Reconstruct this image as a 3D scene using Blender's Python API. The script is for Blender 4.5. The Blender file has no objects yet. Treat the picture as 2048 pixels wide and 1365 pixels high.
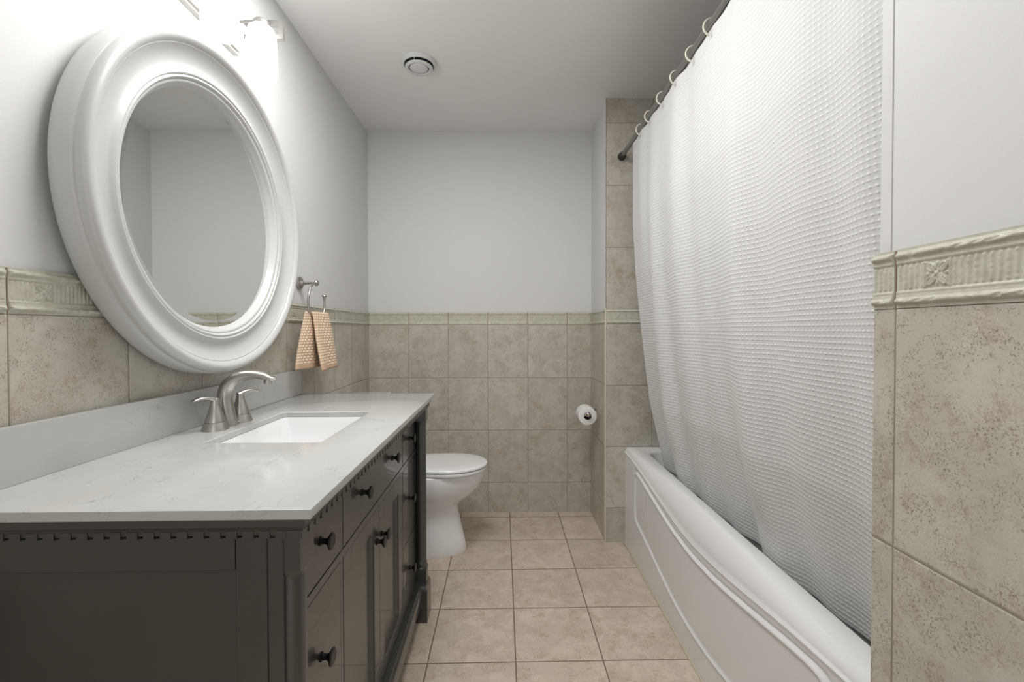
import bpy, bmesh, math, random
import numpy as np
from mathutils import Vector, Matrix
random.seed(7); rng = np.random.default_rng(7)
PI = math.pi
S = bpy.context.scene
C = S.collection

# ------------------------------------------------------------------ camera
F, PITCH, YAW, ROLL, CZ, SY = 910.56, 0.0156, 0.0151, -0.0015, 1.1753, -8.758
cd = bpy.data.cameras.new('camera'); cam = bpy.data.objects.new('camera', cd); C.objects.link(cam)
cd.sensor_fit = 'HORIZONTAL'; cd.sensor_width = 36; cd.lens = F / 2048 * 36; cd.shift_y = SY / 2048
cd.clip_start = 0.02; cd.clip_end = 60
fw = Vector((math.sin(YAW) * math.cos(PITCH), math.cos(YAW) * math.cos(PITCH), -math.sin(PITCH)))
rr = Vector((math.cos(YAW), -math.sin(YAW), 0)); uu = rr.cross(fw)
r2 = math.cos(ROLL) * rr + math.sin(ROLL) * uu; u2 = -math.sin(ROLL) * rr + math.cos(ROLL) * uu
cam.matrix_world = Matrix(((r2.x, u2.x, -fw.x, 0), (r2.y, u2.y, -fw.y, 0), (r2.z, u2.z, -fw.z, CZ), (0, 0, 0, 1)))
S.camera = cam

# ------------------------------------------------------------------ world, light, exposure
w = bpy.data.worlds.new('world'); S.world = w; w.use_nodes = True
w.node_tree.nodes['Background'].inputs[0].default_value = (0.93, 0.96, 1.0, 1)
w.node_tree.nodes['Background'].inputs[1].default_value = 0.3
SHADE_E = 5.0            # glow of the three frosted lamp shades
def area(name, loc, rot, sx, sy, power, col=(1, 1, 1)):
    l = bpy.data.lights.new(name, 'AREA'); l.shape = 'RECTANGLE'; l.size = sx; l.size_y = sy
    l.energy = power; l.color = col
    o = bpy.data.objects.new(name, l); C.objects.link(o); o.location = loc; o.rotation_euler = rot
    return o
# unseen fill lights, added to brighten the room
DOOR_FILL_W, CEIL_FILL_W, TUB_FILL_W = 4.0, 13.6, 0.5
area('doorway_fill', (-0.1, -1.02, 1.15), (PI / 2, 0, 0), 0.86, 2.0, DOOR_FILL_W, (1.0, 0.98, 0.96))  # added soft fill in the rear opening, not a known hall light
area('ceiling_fill', (-0.24, 1.24, 2.425), (0, 0, 0), 0.7, 0.75, CEIL_FILL_W, (1.0, 0.985, 0.965))  # added fill under the ceiling out of view, lifts floor and low parts
area('tub_fill', (1.05, 1.55, 2.42), (0, 0, 0), 0.16, 0.16, TUB_FILL_W, (1.0, 0.985, 0.965))  # added fill behind the curtain, no known lamp there
S.view_settings.view_transform = 'Standard'; S.view_settings.look = 'None'
S.view_settings.exposure = 0.78; S.view_settings.gamma = 1.0
S.view_settings.use_curve_mapping = False

# ------------------------------------------------------------------ dimensions
XL, YB, ZC = -0.8673, 2.9127, 2.4329
XB, YE, XR = 0.5498, 2.4852, 0.5481       # stub wall side, alcove end wall, right wall
YN = 0.668                                # edge of the right wall where the tub alcove begins
Z1, Z2, HT, WT = 1.2856, 1.2042, 0.3376, 0.254
XF = 1.42; YF = -1.0
ZCNT = 0.908

# ------------------------------------------------------------------ helpers
def setp(o, label=None, cat=None, group=None, kind=None):
    for k, v in (('label', label), ('category', cat), ('group', group), ('kind', kind)):
        if v: o[k] = v
    return o
def finish(me, smooth=None):
    if smooth is not None:
        for p in me.polygons: p.use_smooth = True
        me.set_sharp_from_angle(angle=math.radians(smooth))
def link(name, me, mat=None, parent=None):
    o = bpy.data.objects.new(name, me); C.objects.link(o)
    if mat:
        me.materials.clear(); me.materials.append(mat)
    if parent is not None: o.parent = parent
    return o
def obj(name, bm, mat, parent=None, smooth=35):
    me = bpy.data.meshes.new(name); bm.normal_update(); bm.to_mesh(me); bm.free(); finish(me, smooth)
    o = link(name, me, mat, parent)
    if smooth == 35: o.modifiers.new('weighted normals', 'WEIGHTED_NORMAL').keep_sharp = True
    return o
def empty(name, loc=(0, 0, 0), rz=0):
    o = bpy.data.objects.new(name, None); C.objects.link(o); o.location = loc; o.rotation_euler = (0, 0, rz)
    o.empty_display_size = 0.05
    return o
def box(bm, x0, x1, y0, y1, z0, z1, bev=0.0, seg=2):
    v = [bm.verts.new((x, y, z)) for x in (x0, x1) for y in (y0, y1) for z in (z0, z1)]
    f = [(0, 1, 3, 2), (4, 6, 7, 5), (0, 4, 5, 1), (2, 3, 7, 6), (0, 2, 6, 4), (1, 5, 7, 3)]
    fs = [bm.faces.new([v[i] for i in q]) for q in f]
    if bev > 0:
        es = list({e for q in fs for e in q.edges})
        bmesh.ops.bevel(bm, geom=es, offset=bev, segments=seg, profile=0.5, affect='EDGES')
def boxes(name, L, mat, parent=None, bev=0.0, seg=2):
    bm = bmesh.new()
    for b in L: box(bm, *b, bev=bev, seg=seg)
    return obj(name, bm, mat, parent)
def prism(bm, pts, axis, a, b):
    """polygon pts in the plane across axis, extruded from a to b"""
    def P(p, t):
        if axis == 'x': return (t, p[0], p[1])
        if axis == 'y': return (p[0], t, p[1])
        return (p[0], p[1], t)
    A = [bm.verts.new(P(p, a)) for p in pts]; B = [bm.verts.new(P(p, b)) for p in pts]
    n = len(pts)
    bm.faces.new(A); bm.faces.new(B[::-1])
    for i in range(n): bm.faces.new((A[i], B[i], B[(i + 1) % n], A[(i + 1) % n]))
    bmesh.ops.recalc_face_normals(bm, faces=bm.faces)
def frame_from(d):
    d = Vector(d).normalized()
    a = Vector((0, 0, 1)) if abs(d.z) < 0.9 else Vector((1, 0, 0))
    u = d.cross(a).normalized(); v = u.cross(d).normalized()
    return u, v
def lathe(bm, prof, origin=(0, 0, 0), axis=(0, 0, 1), n=48, closed=False):
    """prof: list of (radius, height)"""
    o = Vector(origin); ax = Vector(axis).normalized(); u, v = frame_from(ax)
    rings = []
    for r, h in prof:
        if r < 1e-6: rings.append([bm.verts.new(o + ax * h)])
        else: rings.append([bm.verts.new(o + ax * h + (u * math.cos(2 * PI * i / n) + v * math.sin(2 * PI * i / n)) * r) for i in range(n)])
    pairs = list(zip(rings[:-1], rings[1:]))
    if closed: pairs.append((rings[-1], rings[0]))
    for A, B in pairs:
        for i in range(n):
            j = (i + 1) % n
            if len(A) == 1 and len(B) == 1: continue
            if len(A) == 1: bm.faces.new((A[0], B[i], B[j]))
            elif len(B) == 1: bm.faces.new((A[i], A[j], B[0]))
            else: bm.faces.new((A[i], A[j], B[j], B[i]))
    bmesh.ops.recalc_face_normals(bm, faces=bm.faces)
def tube(bm, pts, rad, n=16, closed=False, cap=True, flat=1.0, up=None):
    """rad: number or list; flat squeezes the second axis"""
    P = [Vector(p) for p in pts]; m = len(P)
    R = rad if hasattr(rad, '__len__') else [rad] * m
    FL = flat if hasattr(flat, '__len__') else [flat] * m
    T = []
    for i in range(m):
        a = P[(i - 1) % m] if (closed or i > 0) else P[i]
        b = P[(i + 1) % m] if (closed or i < m - 1) else P[i]
        T.append((b - a).normalized())
    if up is not None:
        u = (Vector(up) - T[0] * Vector(up).dot(T[0])).normalized()
    else: u, _ = frame_from(T[0])
    rings = []
    for i in range(m):
        u = (u - T[i] * u.dot(T[i])).normalized(); v = T[i].cross(u)
        rr_ = R[i]; ff = FL[i]
        rings.append([bm.verts.new(P[i] + u * (rr_ * math.cos(2 * PI * k / n)) * ff + v * (rr_ * math.sin(2 * PI * k / n))) for k in range(n)])
    L = list(zip(rings[:-1], rings[1:]))
    if closed: L.append((rings[-1], rings[0]))
    for A, B in L:
        for k in range(n): bm.faces.new((A[k], A[(k + 1) % n], B[(k + 1) % n], B[k]))
    if cap and not closed:
        bm.faces.new(rings[0][::-1]); bm.faces.new(rings[-1])
    bmesh.ops.recalc_face_normals(bm, faces=bm.faces)
def grid_mesh(name, V, uv=None, flip=False):
    """V: (n, m, 3) array"""
    n, m = V.shape[:2]
    me = bpy.data.meshes.new(name)
    idx = np.arange(n * m).reshape(n, m)
    q = np.stack([idx[:-1, :-1], idx[1:, :-1], idx[1:, 1:], idx[:-1, 1:]], -1).reshape(-1, 4)
    if flip: q = q[:, ::-1]
    me.from_pydata(V.reshape(-1, 3).tolist(), [], q.tolist())
    if uv is not None:
        lay = me.uv_layers.new(name='UVMap')
        lay.data.foreach_set('uv', uv.reshape(-1, 2)[q.reshape(-1)].reshape(-1).astype(np.float32))
    for p in me.polygons: p.use_smooth = True
    return me
def spline(pts, n):
    """Catmull-Rom through pts"""
    P = [np.array(p, float) for p in pts]; P = [2 * P[0] - P[1]] + P + [2 * P[-1] - P[-2]]
    out = []
    for i in range(1, len(P) - 2):
        for k in range(n):
            t = k / n
            out.append(0.5 * ((2 * P[i]) + (-P[i - 1] + P[i + 1]) * t + (2 * P[i - 1] - 5 * P[i] + 4 * P[i + 1] - P[i + 2]) * t * t + (-P[i - 1] + 3 * P[i] - 3 * P[i + 1] + P[i + 2]) * t ** 3))
    out.append(P[-2]); return out

# ------------------------------------------------------------------ materials
class NT:
    def __init__(s, name):
        s.m = bpy.data.materials.new(name); s.m.use_nodes = True; s.t = s.m.node_tree
        s.b = s.t.nodes['Principled BSDF']; s.out = s.t.nodes['Material Output']
    def n(s, ty, **k):
        nd = s.t.nodes.new(ty)
        for a, v in k.items(): setattr(nd, a, v)
        return nd
    def put(s, sock, v):
        if hasattr(v, 'is_output'): s.t.links.new(v, sock)
        else: sock.default_value = v
    def math(s, op, a, b=0.0, c=None, clamp=False):
        nd = s.n('ShaderNodeMath', operation=op, use_clamp=clamp)
        s.put(nd.inputs[0], a); s.put(nd.inputs[1], b)
        if c is not None: s.put(nd.inputs[2], c)
        return nd.outputs[0]
    def mix(s, f, a, b, blend='MIX'):
        nd = s.n('ShaderNodeMix', data_type='RGBA', blend_type=blend)
        s.put(nd.inputs[0], f); s.put(nd.inputs[6], a); s.put(nd.inputs[7], b)
        return nd.outputs[2]
    def ramp(s, f, a, b, lo=0.0, hi=1.0):
        nd = s.n('ShaderNodeMapRange', clamp=True, interpolation_type='SMOOTHSTEP')
        s.put(nd.inputs[0], f); nd.inputs[1].default_value = a; nd.inputs[2].default_value = b
        nd.inputs[3].default_value = lo; nd.inputs[4].default_value = hi
        return nd.outputs[0]
    def noise(s, vec, scale, detail=3, rough=0.55, dist=0.0):
        nd = s.n('ShaderNodeTexNoise'); s.put(nd.inputs['Vector'], vec); nd.inputs['Scale'].default_value = scale
        nd.inputs['Detail'].default_value = detail; nd.inputs['Roughness'].default_value = rough
        nd.inputs['Distortion'].default_value = dist
        return nd.outputs['Fac']
    def coord(s, kind='Object'): return s.n('ShaderNodeTexCoord').outputs[kind]
    def sep(s, v):
        nd = s.n('ShaderNodeSeparateXYZ'); s.put(nd.inputs[0], v); return nd.outputs
    def comb(s, x, y, z=0.0):
        nd = s.n('ShaderNodeCombineXYZ')
        for i, v in enumerate((x, y, z)): s.put(nd.inputs[i], v)
        return nd.outputs[0]
    def bump(s, h, strength=0.3, dist=0.001, nrm=None):
        nd = s.n('ShaderNodeBump'); nd.inputs['Strength'].default_value = strength; nd.inputs['Distance'].default_value = dist
        s.put(nd.inputs['Height'], h)
        if nrm is not None: s.put(nd.inputs['Normal'], nrm)
        return nd.outputs[0]
def plain(name, col, rough=0.5, metal=0.0, spec=0.5, bump=None, coat=0.0):
    a = NT(name); a.b.inputs['Base Color'].default_value = (*col, 1); a.b.inputs['Roughness'].default_value = rough
    a.b.inputs['Metallic'].default_value = metal; a.b.inputs['Specular IOR Level'].default_value = spec
    a.b.inputs['Coat Weight'].default_value = coat
    if bump:
        sc, st, di = bump
        a.put(a.b.inputs['Normal'], a.bump(a.noise(a.coord(), sc, 3), st, di))
    return a.m
def brushed(name, col, rough=0.3, scale=(40, 40, 900)):
    a = NT(name); a.b.inputs['Metallic'].default_value = 1.0
    mp = a.n('ShaderNodeMapping'); a.put(mp.inputs[0], a.coord()); mp.inputs['Scale'].default_value = scale
    n = a.noise(mp.outputs[0], 1.0, 2)
    a.put(a.b.inputs['Base Color'], a.mix(a.ramp(n, .3, .7), (*[c * .96 for c in col], 1), (*col, 1)))
    a.put(a.b.inputs['Roughness'], a.ramp(n, .3, .7, rough - .01, rough + .02))
    return a.m
def tile_mat(name, ua, va, u0, v0, pu, pv, base, warm, dark, grout, gw=0.0022, ang=0.0, rough=0.32, seed=0.0, rows=None):
    """tiles in object (=world) coordinates; ua, va: axis index; u0, v0: a grout line; pu, pv: pitch"""
    a = NT(name); xyz = a.sep(a.coord())
    u = a.math('SUBTRACT', xyz[ua], u0); v = a.math('SUBTRACT', xyz[va], v0)
    if ang:
        c_, s_ = math.cos(ang), math.sin(ang)
        un = a.math('ADD', a.math('MULTIPLY', u, c_), a.math('MULTIPLY', v, s_))
        vn = a.math('SUBTRACT', a.math('MULTIPLY', v, c_), a.math('MULTIPLY', u, s_)); u, v = un, vn
    U = a.math('DIVIDE', u, pu); V = a.math('DIVIDE', v, pv)
    iu = a.math('FLOOR', U); iv = a.math('FLOOR', V)
    fu = a.math('SUBTRACT', U, iu); fv = a.math('SUBTRACT', V, iv)
    du = a.math('MULTIPLY', a.math('MINIMUM', fu, a.math('SUBTRACT', 1.0, fu)), pu)
    dv = a.math('MULTIPLY', a.math('MINIMUM', fv, a.math('SUBTRACT', 1.0, fv)), pv)
    d = a.math('MINIMUM', du, dv)
    gm = a.ramp(d, gw * .45, gw * .75, 1.0, 0.0)
    wn = a.n('ShaderNodeTexWhiteNoise', noise_dimensions='3D'); a.put(wn.inputs['Vector'], a.comb(iu, iv, seed))
    rnd = wn.outputs['Value']; rc = wn.outputs['Color']
    off = a.n('ShaderNodeVectorMath', operation='MULTIPLY_ADD'); a.put(off.inputs[0], rc); off.inputs[1].default_value = (7, 7, 7); a.put(off.inputs[2], a.coord())
    p = off.outputs[0]
    big = a.noise(p, 9, 5, .65, .4); mid = a.noise(p, 30, 6, .78, .25); fine = a.noise(p, 330, 3, .8)
    spk = a.noise(p, 360, 4, .75, .4); rs = a.noise(p, 300, 4, .75, .5); spk2 = a.noise(p, 130, 5, .8, .3); cl = a.noise(p, 19, 5, .75, .2); cl2 = a.noise(p, 11, 3, .6)
    col = a.mix(a.ramp(big, .42, .58), (*[b * 1.03 for b in base], 1), (*[b * f for b, f in zip(base, (.92, .91, .90))], 1))
    col = a.mix(a.math('MULTIPLY', a.math('MULTIPLY', a.ramp(mid, .50, .60), a.ramp(cl2, .48, .60)), .62), col, (*warm, 1))
    sm = a.math('MULTIPLY', a.ramp(a.math('ADD', a.math('MULTIPLY', spk, .72), a.math('MULTIPLY', spk2, .28)), .515, .57), a.math('ADD', .18, a.math('MULTIPLY', a.ramp(cl, .47, .56), .82)))
    col = a.mix(a.math('MULTIPLY', sm, .78), col, (*[q * .85 for q in dark], 1))
    col = a.mix(a.math('MULTIPLY', a.math('MULTIPLY', a.ramp(rs, .53, .60), a.ramp(cl2, .47, .57)), .6), col, (*[q * .72 for q in warm], 1))
    col = a.mix(a.math('MULTIPLY', a.ramp(fine, .50, .62), .22), col, (*[b * .72 for b in base], 1))
    light = a.math('ADD', .95, a.math('MULTIPLY', rnd, .09))
    nd = a.n('ShaderNodeVectorMath', operation='SCALE'); a.put(nd.inputs[0], col); a.put(nd.inputs['Scale'], light)
    col = a.mix(gm, nd.outputs[0], (*grout, 1))
    a.put(a.b.inputs['Base Color'], col)
    a.put(a.b.inputs['Roughness'], a.mix(gm, (rough, rough, rough, 1), (.9, .9, .9, 1)))
    edge = a.ramp(d, gw * .4, gw * 1.9, 0.0, 1.0)
    h = a.math('ADD', edge, a.math('MULTIPLY', mid, .10))
    a.put(a.b.inputs['Normal'], a.bump(h, .7, .0012))
    a.b.inputs['Specular IOR Level'].default_value = .4
    return a.m

TB = (0.535, 0.507, 0.447); TW = (0.42, 0.325, 0.245); TD = (0.22, 0.18, 0.13); TG = (0.25, 0.22, 0.17)
M = {}
M['plaster'] = plain('painted plaster', (.67, .67, .665), .55, bump=(260, .12, .001), spec=.3)
M['ceiling'] = plain('ceiling paint', (.82, .82, .81), .7, bump=(200, .1, .001), spec=.25)
BX0, LY0 = -0.6173, 0.807
M['tile_back'] = tile_mat('stone tile back', 0, 2, BX0, Z2 - 3 * HT, WT, HT, TB, TW, TD, TG)
M['tile_left'] = tile_mat('stone tile left', 1, 2, LY0, Z2 - 3 * HT, WT, HT, TB, TW, TD, TG, seed=3.0)
M['tile_right'] = tile_mat('stone tile right', 1, 2, .6312, Z2 - 3 * HT, WT, HT, TB, TW, TD, TG, seed=5.0)
M['tile_stub'] = tile_mat('stone tile stub', 1, 2, YB - .1, Z2 - 3 * HT, WT, HT, TB, TW, TD, TG, seed=8.0)
M['tile_end'] = tile_mat('stone tile alcove', 0, 2, .8074, Z2 - 3 * HT, WT, HT, TB, TW, TD, TG, seed=9.0)
M['tile_end_up'] = tile_mat('stone tile alcove upper', 0, 2, .8074, Z1, WT, HT, TB, TW, TD, TG, seed=11.0)
M['tile_floor'] = tile_mat('stone floor tile', 0, 1, .03, 2.5211, .3105, .3105, (.66, .57, .475), (.50, .36, .26), (.31, .235, .17), (.19, .14, .095), gw=.0036, ang=.0058, rough=.4, seed=14.0)

def frieze_mat():
    a = NT('cream relief tile'); n = a.noise(a.coord(), 60, 4, .6); f = a.noise(a.coord(), 300, 2)
    ao = a.n('ShaderNodeNewGeometry').outputs['Pointiness']
    col = a.mix(a.ramp(n, .4, .7), (.53, .515, .44, 1), (.46, .44, .36, 1))
    a.put(a.b.inputs['Base Color'], col); a.b.inputs['Roughness'].default_value = .38
    a.put(a.b.inputs['Normal'], a.bump(a.math('ADD', n, a.math('MULTIPLY', f, .3)), .5, .0012))
    return a.m
M['frieze'] = frieze_mat()
M['cream'] = plain('cream trim', (.56, .52, .42), .4)
M['caulk'] = plain('caulk', (.55, .50, .38), .6)
M['vanity'] = plain('dark grey cabinet paint', (.036, .035, .031), .34, spec=.8, coat=.5, bump=(500, .05, .0005))
M['vanity_dark'] = plain('cabinet inside', (.02, .02, .018), .8)
M['knob'] = plain('dark bronze knob', (.014, .013, .012), .36, metal=.3)
M['white_frame'] = plain('white satin frame', (.545, .545, .535), .30, bump=(120, .12, .0015))
M['porcelain'] = plain('white porcelain', (.84, .84, .845), .08, coat=.5)
M['acrylic'] = plain('white tub acrylic', (.79, .79, .79), .16, coat=.3)
M['nickel'] = brushed('brushed nickel', (.50, .48, .45), .30)
M['chrome'] = plain('polished nickel', (.62, .60, .57), .12, metal=1)
M['fixture'] = plain('satin nickel fixture', (.17, .165, .155), .45, metal=.2)
M['rod'] = None
M['ring'] = plain('cream plastic ring', (.66, .62, .53), .3)
M['rubber'] = plain('dark rubber cap', (.03, .032, .034), .5)
M['paper'] = plain('toilet paper', (.80, .79, .77), .9, bump=(400, .3, .0006))
M['core'] = plain('cardboard core', (.12, .09, .07), .9)
M['vent'] = plain('white plastic vent', (.66, .66, .65), .35)
M['dark'] = plain('dark gap', (.03, .03, .03), .8)
def rod_mat():
    a = NT('grey rod'); x = a.sep(a.coord())
    ang = a.math('ARCTAN2', x[0], x[2])
    n = a.noise(a.coord(), 70, 3, .6, 1.0)
    h = a.math('ADD', a.math('SINE', a.math('MULTIPLY', ang, 14.0)), a.math('MULTIPLY', n, .8))
    a.b.inputs['Base Color'].default_value = (.30, .295, .28, 1); a.b.inputs['Metallic'].default_value = .7
    a.b.inputs['Roughness'].default_value = .36
    a.put(a.b.inputs['Normal'], a.bump(h, .6, .0012)); return a.m
M['rod'] = rod_mat()
def mirror_mat():
    a = NT('mirror glass'); a.b.inputs['Base Color'].default_value = (.90, .91, .90, 1)
    a.b.inputs['Metallic'].default_value = 1; a.b.inputs['Roughness'].default_value = .005; return a.m
M['mirror'] = mirror_mat()
def quartz():
    a = NT('white quartz'); p = a.coord()
    def vein(scale, wid, dist, mscale, m0, m1, rot):
        mp = a.n('ShaderNodeMapping'); a.put(mp.inputs[0], p); mp.inputs['Rotation'].default_value = (0, 0, rot); mp.inputs['Scale'].default_value = (1, .45, 1)
        n = a.noise(mp.outputs[0], scale, 4, .55, dist)
        r = a.ramp(a.math('ABSOLUTE', a.math('SUBTRACT', n, .5)), 0.0, wid, 1.0, 0.0)
        return a.math('MULTIPLY', r, a.ramp(a.noise(p, mscale, 3, .6), m0, m1))
    v = a.math('MAXIMUM', vein(6.5, .008, 1.1, 7, .50, .62, .5), a.math('MULTIPLY', vein(15, .012, 1.6, 14, .52, .62, -.4), .75))
    cl = a.noise(p, 6, 4, .6)
    col = a.mix(a.ramp(cl, .35, .7), (.50, .50, .49, 1), (.47, .47, .46, 1))
    col = a.mix(a.math('MULTIPLY', v, .62), col, (.27, .27, .275, 1))
    a.put(a.b.inputs['Base Color'], col); a.b.inputs['Roughness'].default_value = .12
    return a.m
M['quartz'] = quartz()
def shade_mat():
    a = NT('lit frosted glass shade'); a.b.inputs['Base Color'].default_value = (.8, .8, .8, 1); a.b.inputs['Roughness'].default_value = .4
    a.b.inputs['Emission Color'].default_value = (1.0, .985, .96, 1); a.b.inputs['Emission Strength'].default_value = SHADE_E
    return a.m
M['shade'] = shade_mat()
def curtain_mat():
    a = NT('white waffle fabric'); x = a.sep(a.n('ShaderNodeUVMap', uv_map='UVMap').outputs[0])
    U = a.math('DIVIDE', x[0], .0134); V = a.math('DIVIDE', x[1], .0122)
    def tri(c):
        f = a.math('SUBTRACT', c, a.math('FLOOR', c)); return a.math('MULTIPLY', a.math('ABSOLUTE', a.math('SUBTRACT', f, .5)), 2.0)
    tu = tri(U); tv = tri(V)
    def sm_(x): return a.math('MULTIPLY', a.math('MULTIPLY', x, x), a.math('SUBTRACT', 3.0, a.math('MULTIPLY', x, 2.0)))
    tu, tv = sm_(tu), sm_(tv)
    dot = a.math('MULTIPLY', a.math('POWER', tu, 1.6), a.math('POWER', tv, 3.0))
    h = a.math('ADD', a.math('MULTIPLY', dot, 1.0), a.math('ADD', a.math('MULTIPLY', a.math('POWER', tu, 2.5), .30), a.math('MULTIPLY', a.math('POWER', tv, 2.5), .38)))
    a.put(a.b.inputs['Base Color'], a.mix(a.ramp(h, 0, 1.2), (.62, .62, .615, 1), (.70, .70, .695, 1)))  # waffle hollows painted darker than ridges, shading put into the colour
    a.b.inputs['Roughness'].default_value = .85; a.b.inputs['Specular IOR Level'].default_value = .2
    a.b.inputs['Sheen Weight'].default_value = .1
    a.put(a.b.inputs['Normal'], a.bump(h, .5, .0018)); return a.m
M['curtain'] = curtain_mat()
def towel_mat():
    a = NT('peach waffle towel'); x = a.sep(a.n('ShaderNodeUVMap', uv_map='UVMap').outputs[0])
    U = a.math('DIVIDE', x[0], .016); V = a.math('DIVIDE', x[1], .0112)
    row = a.math('FLOOR', V); U = a.math('ADD', U, a.math('MULTIPLY', row, .5))
    fu = a.math('ABSOLUTE', a.math('SUBTRACT', a.math('FRACT', U), .5)); fv = a.math('ABSOLUTE', a.math('SUBTRACT', a.math('FRACT', V), .5))
    n = a.noise(a.coord(), 160, 3)
    m = a.ramp(a.math('ADD', a.math('ADD', fu, fv), a.math('MULTIPLY', a.math('SUBTRACT', n, .5), .5)), .28, .68, 1.0, 0.0)
    a.put(a.b.inputs['Base Color'], a.mix(m, (.52, .34, .22, 1), (.80, .68, .53, 1)))
    a.b.inputs['Roughness'].default_value = .95
    a.put(a.b.inputs['Normal'], a.bump(a.math('ADD', m, n), .6, .002)); return a.m
M['towel'] = towel_mat()
M['towel_hem'] = plain('towel hem', (.52, .36, .25), .95, bump=(500, .4, .001))

# ------------------------------------------------------------------ room shell
def struct(name, L, mat): return setp(boxes(name, L, mat), kind='structure')
g = 0.006
struct('floor', [(XL - .2, XF + .2, YF - .6, YB + .2, -.1, 0)], M['tile_floor'])
struct('ceiling', [(XL - .2, XF + .2, YF - .6, YB + .2, ZC, ZC + .1)], M['ceiling'])
struct('wall_left', [(XL - .12, XL - g, YF, YB, 0, ZC)], M['plaster'])
struct('wall_back', [(XL - .12, XB + .004, YB + g, YB + .12, 0, ZC)], M['plaster'])
struct('wall_end', [(XB + .004, XF + .12, YE + .008, YB + .12, 0, ZC)], M['plaster'])
struct('wall_right', [(XR + g, XF, YF, YN - .008, 0, ZC)], M['plaster'])
struct('wall_alcove', [(XF, XF + .12, YF, YE + .008, 0, ZC)], M['tile_right'])
struct('wall_front', [(XL - .12, -.55, YF - .12, YF, 0, ZC), (.35, XF, YF - .12, YF, 0, ZC), (-.55, .35, YF - .12, YF, 2.15, ZC)], M['plaster'])
# tiled wainscot slabs
struct('trim_1', [(XL - g, XL, YF, YB, 0, Z2)], M['tile_left'])
struct('trim_2', [(XL, XB, YB, YB + g, 0, Z2)], M['tile_back'])
struct('trim_3', [(XR, XR + g, YF, YN, 0, Z2)], M['tile_right'])
struct('trim_4', [(XB, XB + .004, YE + .008, YB, 0, Z2)], M['tile_stub'])
struct('trim_5', [(XB, XF, YE, YE + .008, 0, Z2)], M['tile_end'])
struct('trim_6', [(XB, XF, YE, YE + .008, Z1, ZC)], M['tile_end_up'])

# relief border tiles
def vnoise(x, y, seed=0):
    """smooth value noise in 0..1"""
    tab = np.random.default_rng(100 + seed).random((257, 257))
    xi = np.floor(x).astype(int); yi = np.floor(y).astype(int); fx = x - xi; fy = y - yi
    fx = fx * fx * (3 - 2 * fx); fy = fy * fy * (3 - 2 * fy)
    g_ = lambda a, b: tab[a % 257, b % 257]
    return (g_(xi, yi) * (1 - fx) + g_(xi + 1, yi) * fx) * (1 - fy) + (g_(xi, yi + 1) * (1 - fx) + g_(xi + 1, yi + 1) * fx) * fy
def frieze_h(u, v, sabs):
    """height (m) of the relief; u along the tile 0..WT, v 0..HB, sabs: running position for the chips"""
    HB = Z1 - Z2
    n1 = vnoise(sabs / .011, v / .004 + sabs / .02, 1); n2 = vnoise(sabs / .004, v / .003, 2)
    def roll(v0, v1, hh):
        t = np.clip((v - v0) / (v1 - v0), 0, 1); return hh * np.sqrt(np.clip(1 - (2 * t - 1) ** 2, 0, 1))
    chip = 1 - .30 * np.clip((n1 - .55) / .2, 0, 1) + .10 * (n2 - .5)
    h = np.interp(v, [0, .004, .0055, .0145, .0225, .0235, .0595, .0605, .0680, .0765, .0775, HB], [.0030, .0030, .0032, .0052, .0034, .0026, .0026, .0036, .0052, .0036, .0030, .0028])
    h = np.maximum(h, .0030 + roll(.0050, .0140, .0062) * chip)
    h = np.maximum(h, .0030 + roll(.0675, .0765, .0060) * chip)
    h = np.maximum(h, .0030 + roll(.0195, .0228, .0022)); h = np.maximum(h, .0030 + roll(.0603, .0635, .0022))
    band = (v > .0238) & (v < .0597)
    fl = .0017 * np.clip(.5 + .5 * np.cos(2 * PI * u / .0085), 0, 1) ** 1.3 * (.75 + .5 * n2) * np.clip(np.minimum(v - .0238, .0597 - v) / .0025, 0, 1)
    hb = .0026 + fl
    vm = .04175
    for uc in (.062, .192):
        du, dv = np.abs(u - uc), np.abs(v - vm)
        sq = (du < .0172)
        r = np.hypot(du, dv); a_ = (du + dv) / 1.4142; b_ = np.abs(du - dv) / 1.4142
        t = np.clip((a_ - .0030) / .0195, 0, 1); wl = .0052 * np.sin(PI * t ** .8) + 1e-6
        q = b_ / wl; leaf = (q < 1) & (t > 0) & (t < 1)
        lh = .0012 + .0018 * np.exp(-((q - .82) / .16) ** 2) + .0012 * np.exp(-(b_ / .0006) ** 2)
        core = .0032 * np.sqrt(np.clip(1 - (r / .0036) ** 2, 0, 1))
        ax = np.minimum(du, dv); al = np.maximum(du, dv)
        bud = .0022 * np.exp(-(((al - .0125) / .0028) ** 2 + (ax / .0016) ** 2)) + .0012 * np.exp(-(((al - .0075) / .003) ** 2 + (ax / .0007) ** 2))
        rose = .0028 + np.maximum(np.where(leaf, lh, 0), np.maximum(core, bud))
        hb = np.where(sq, rose, hb); hb = np.where(np.abs(du - .0172) < .0010, .0044, hb)
    h = np.where(band, hb, h)
    e = np.minimum(u, WT - u)
    h = np.where(e < .0055, np.minimum(h, .0030 + np.clip((e - .0025) / .003, 0, 1) * .006), h)
    h = h * np.clip((e - .0009) / .0010, 0.2, 1)
    h = h + .00025 * (n2 - .5)
    return h
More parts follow.
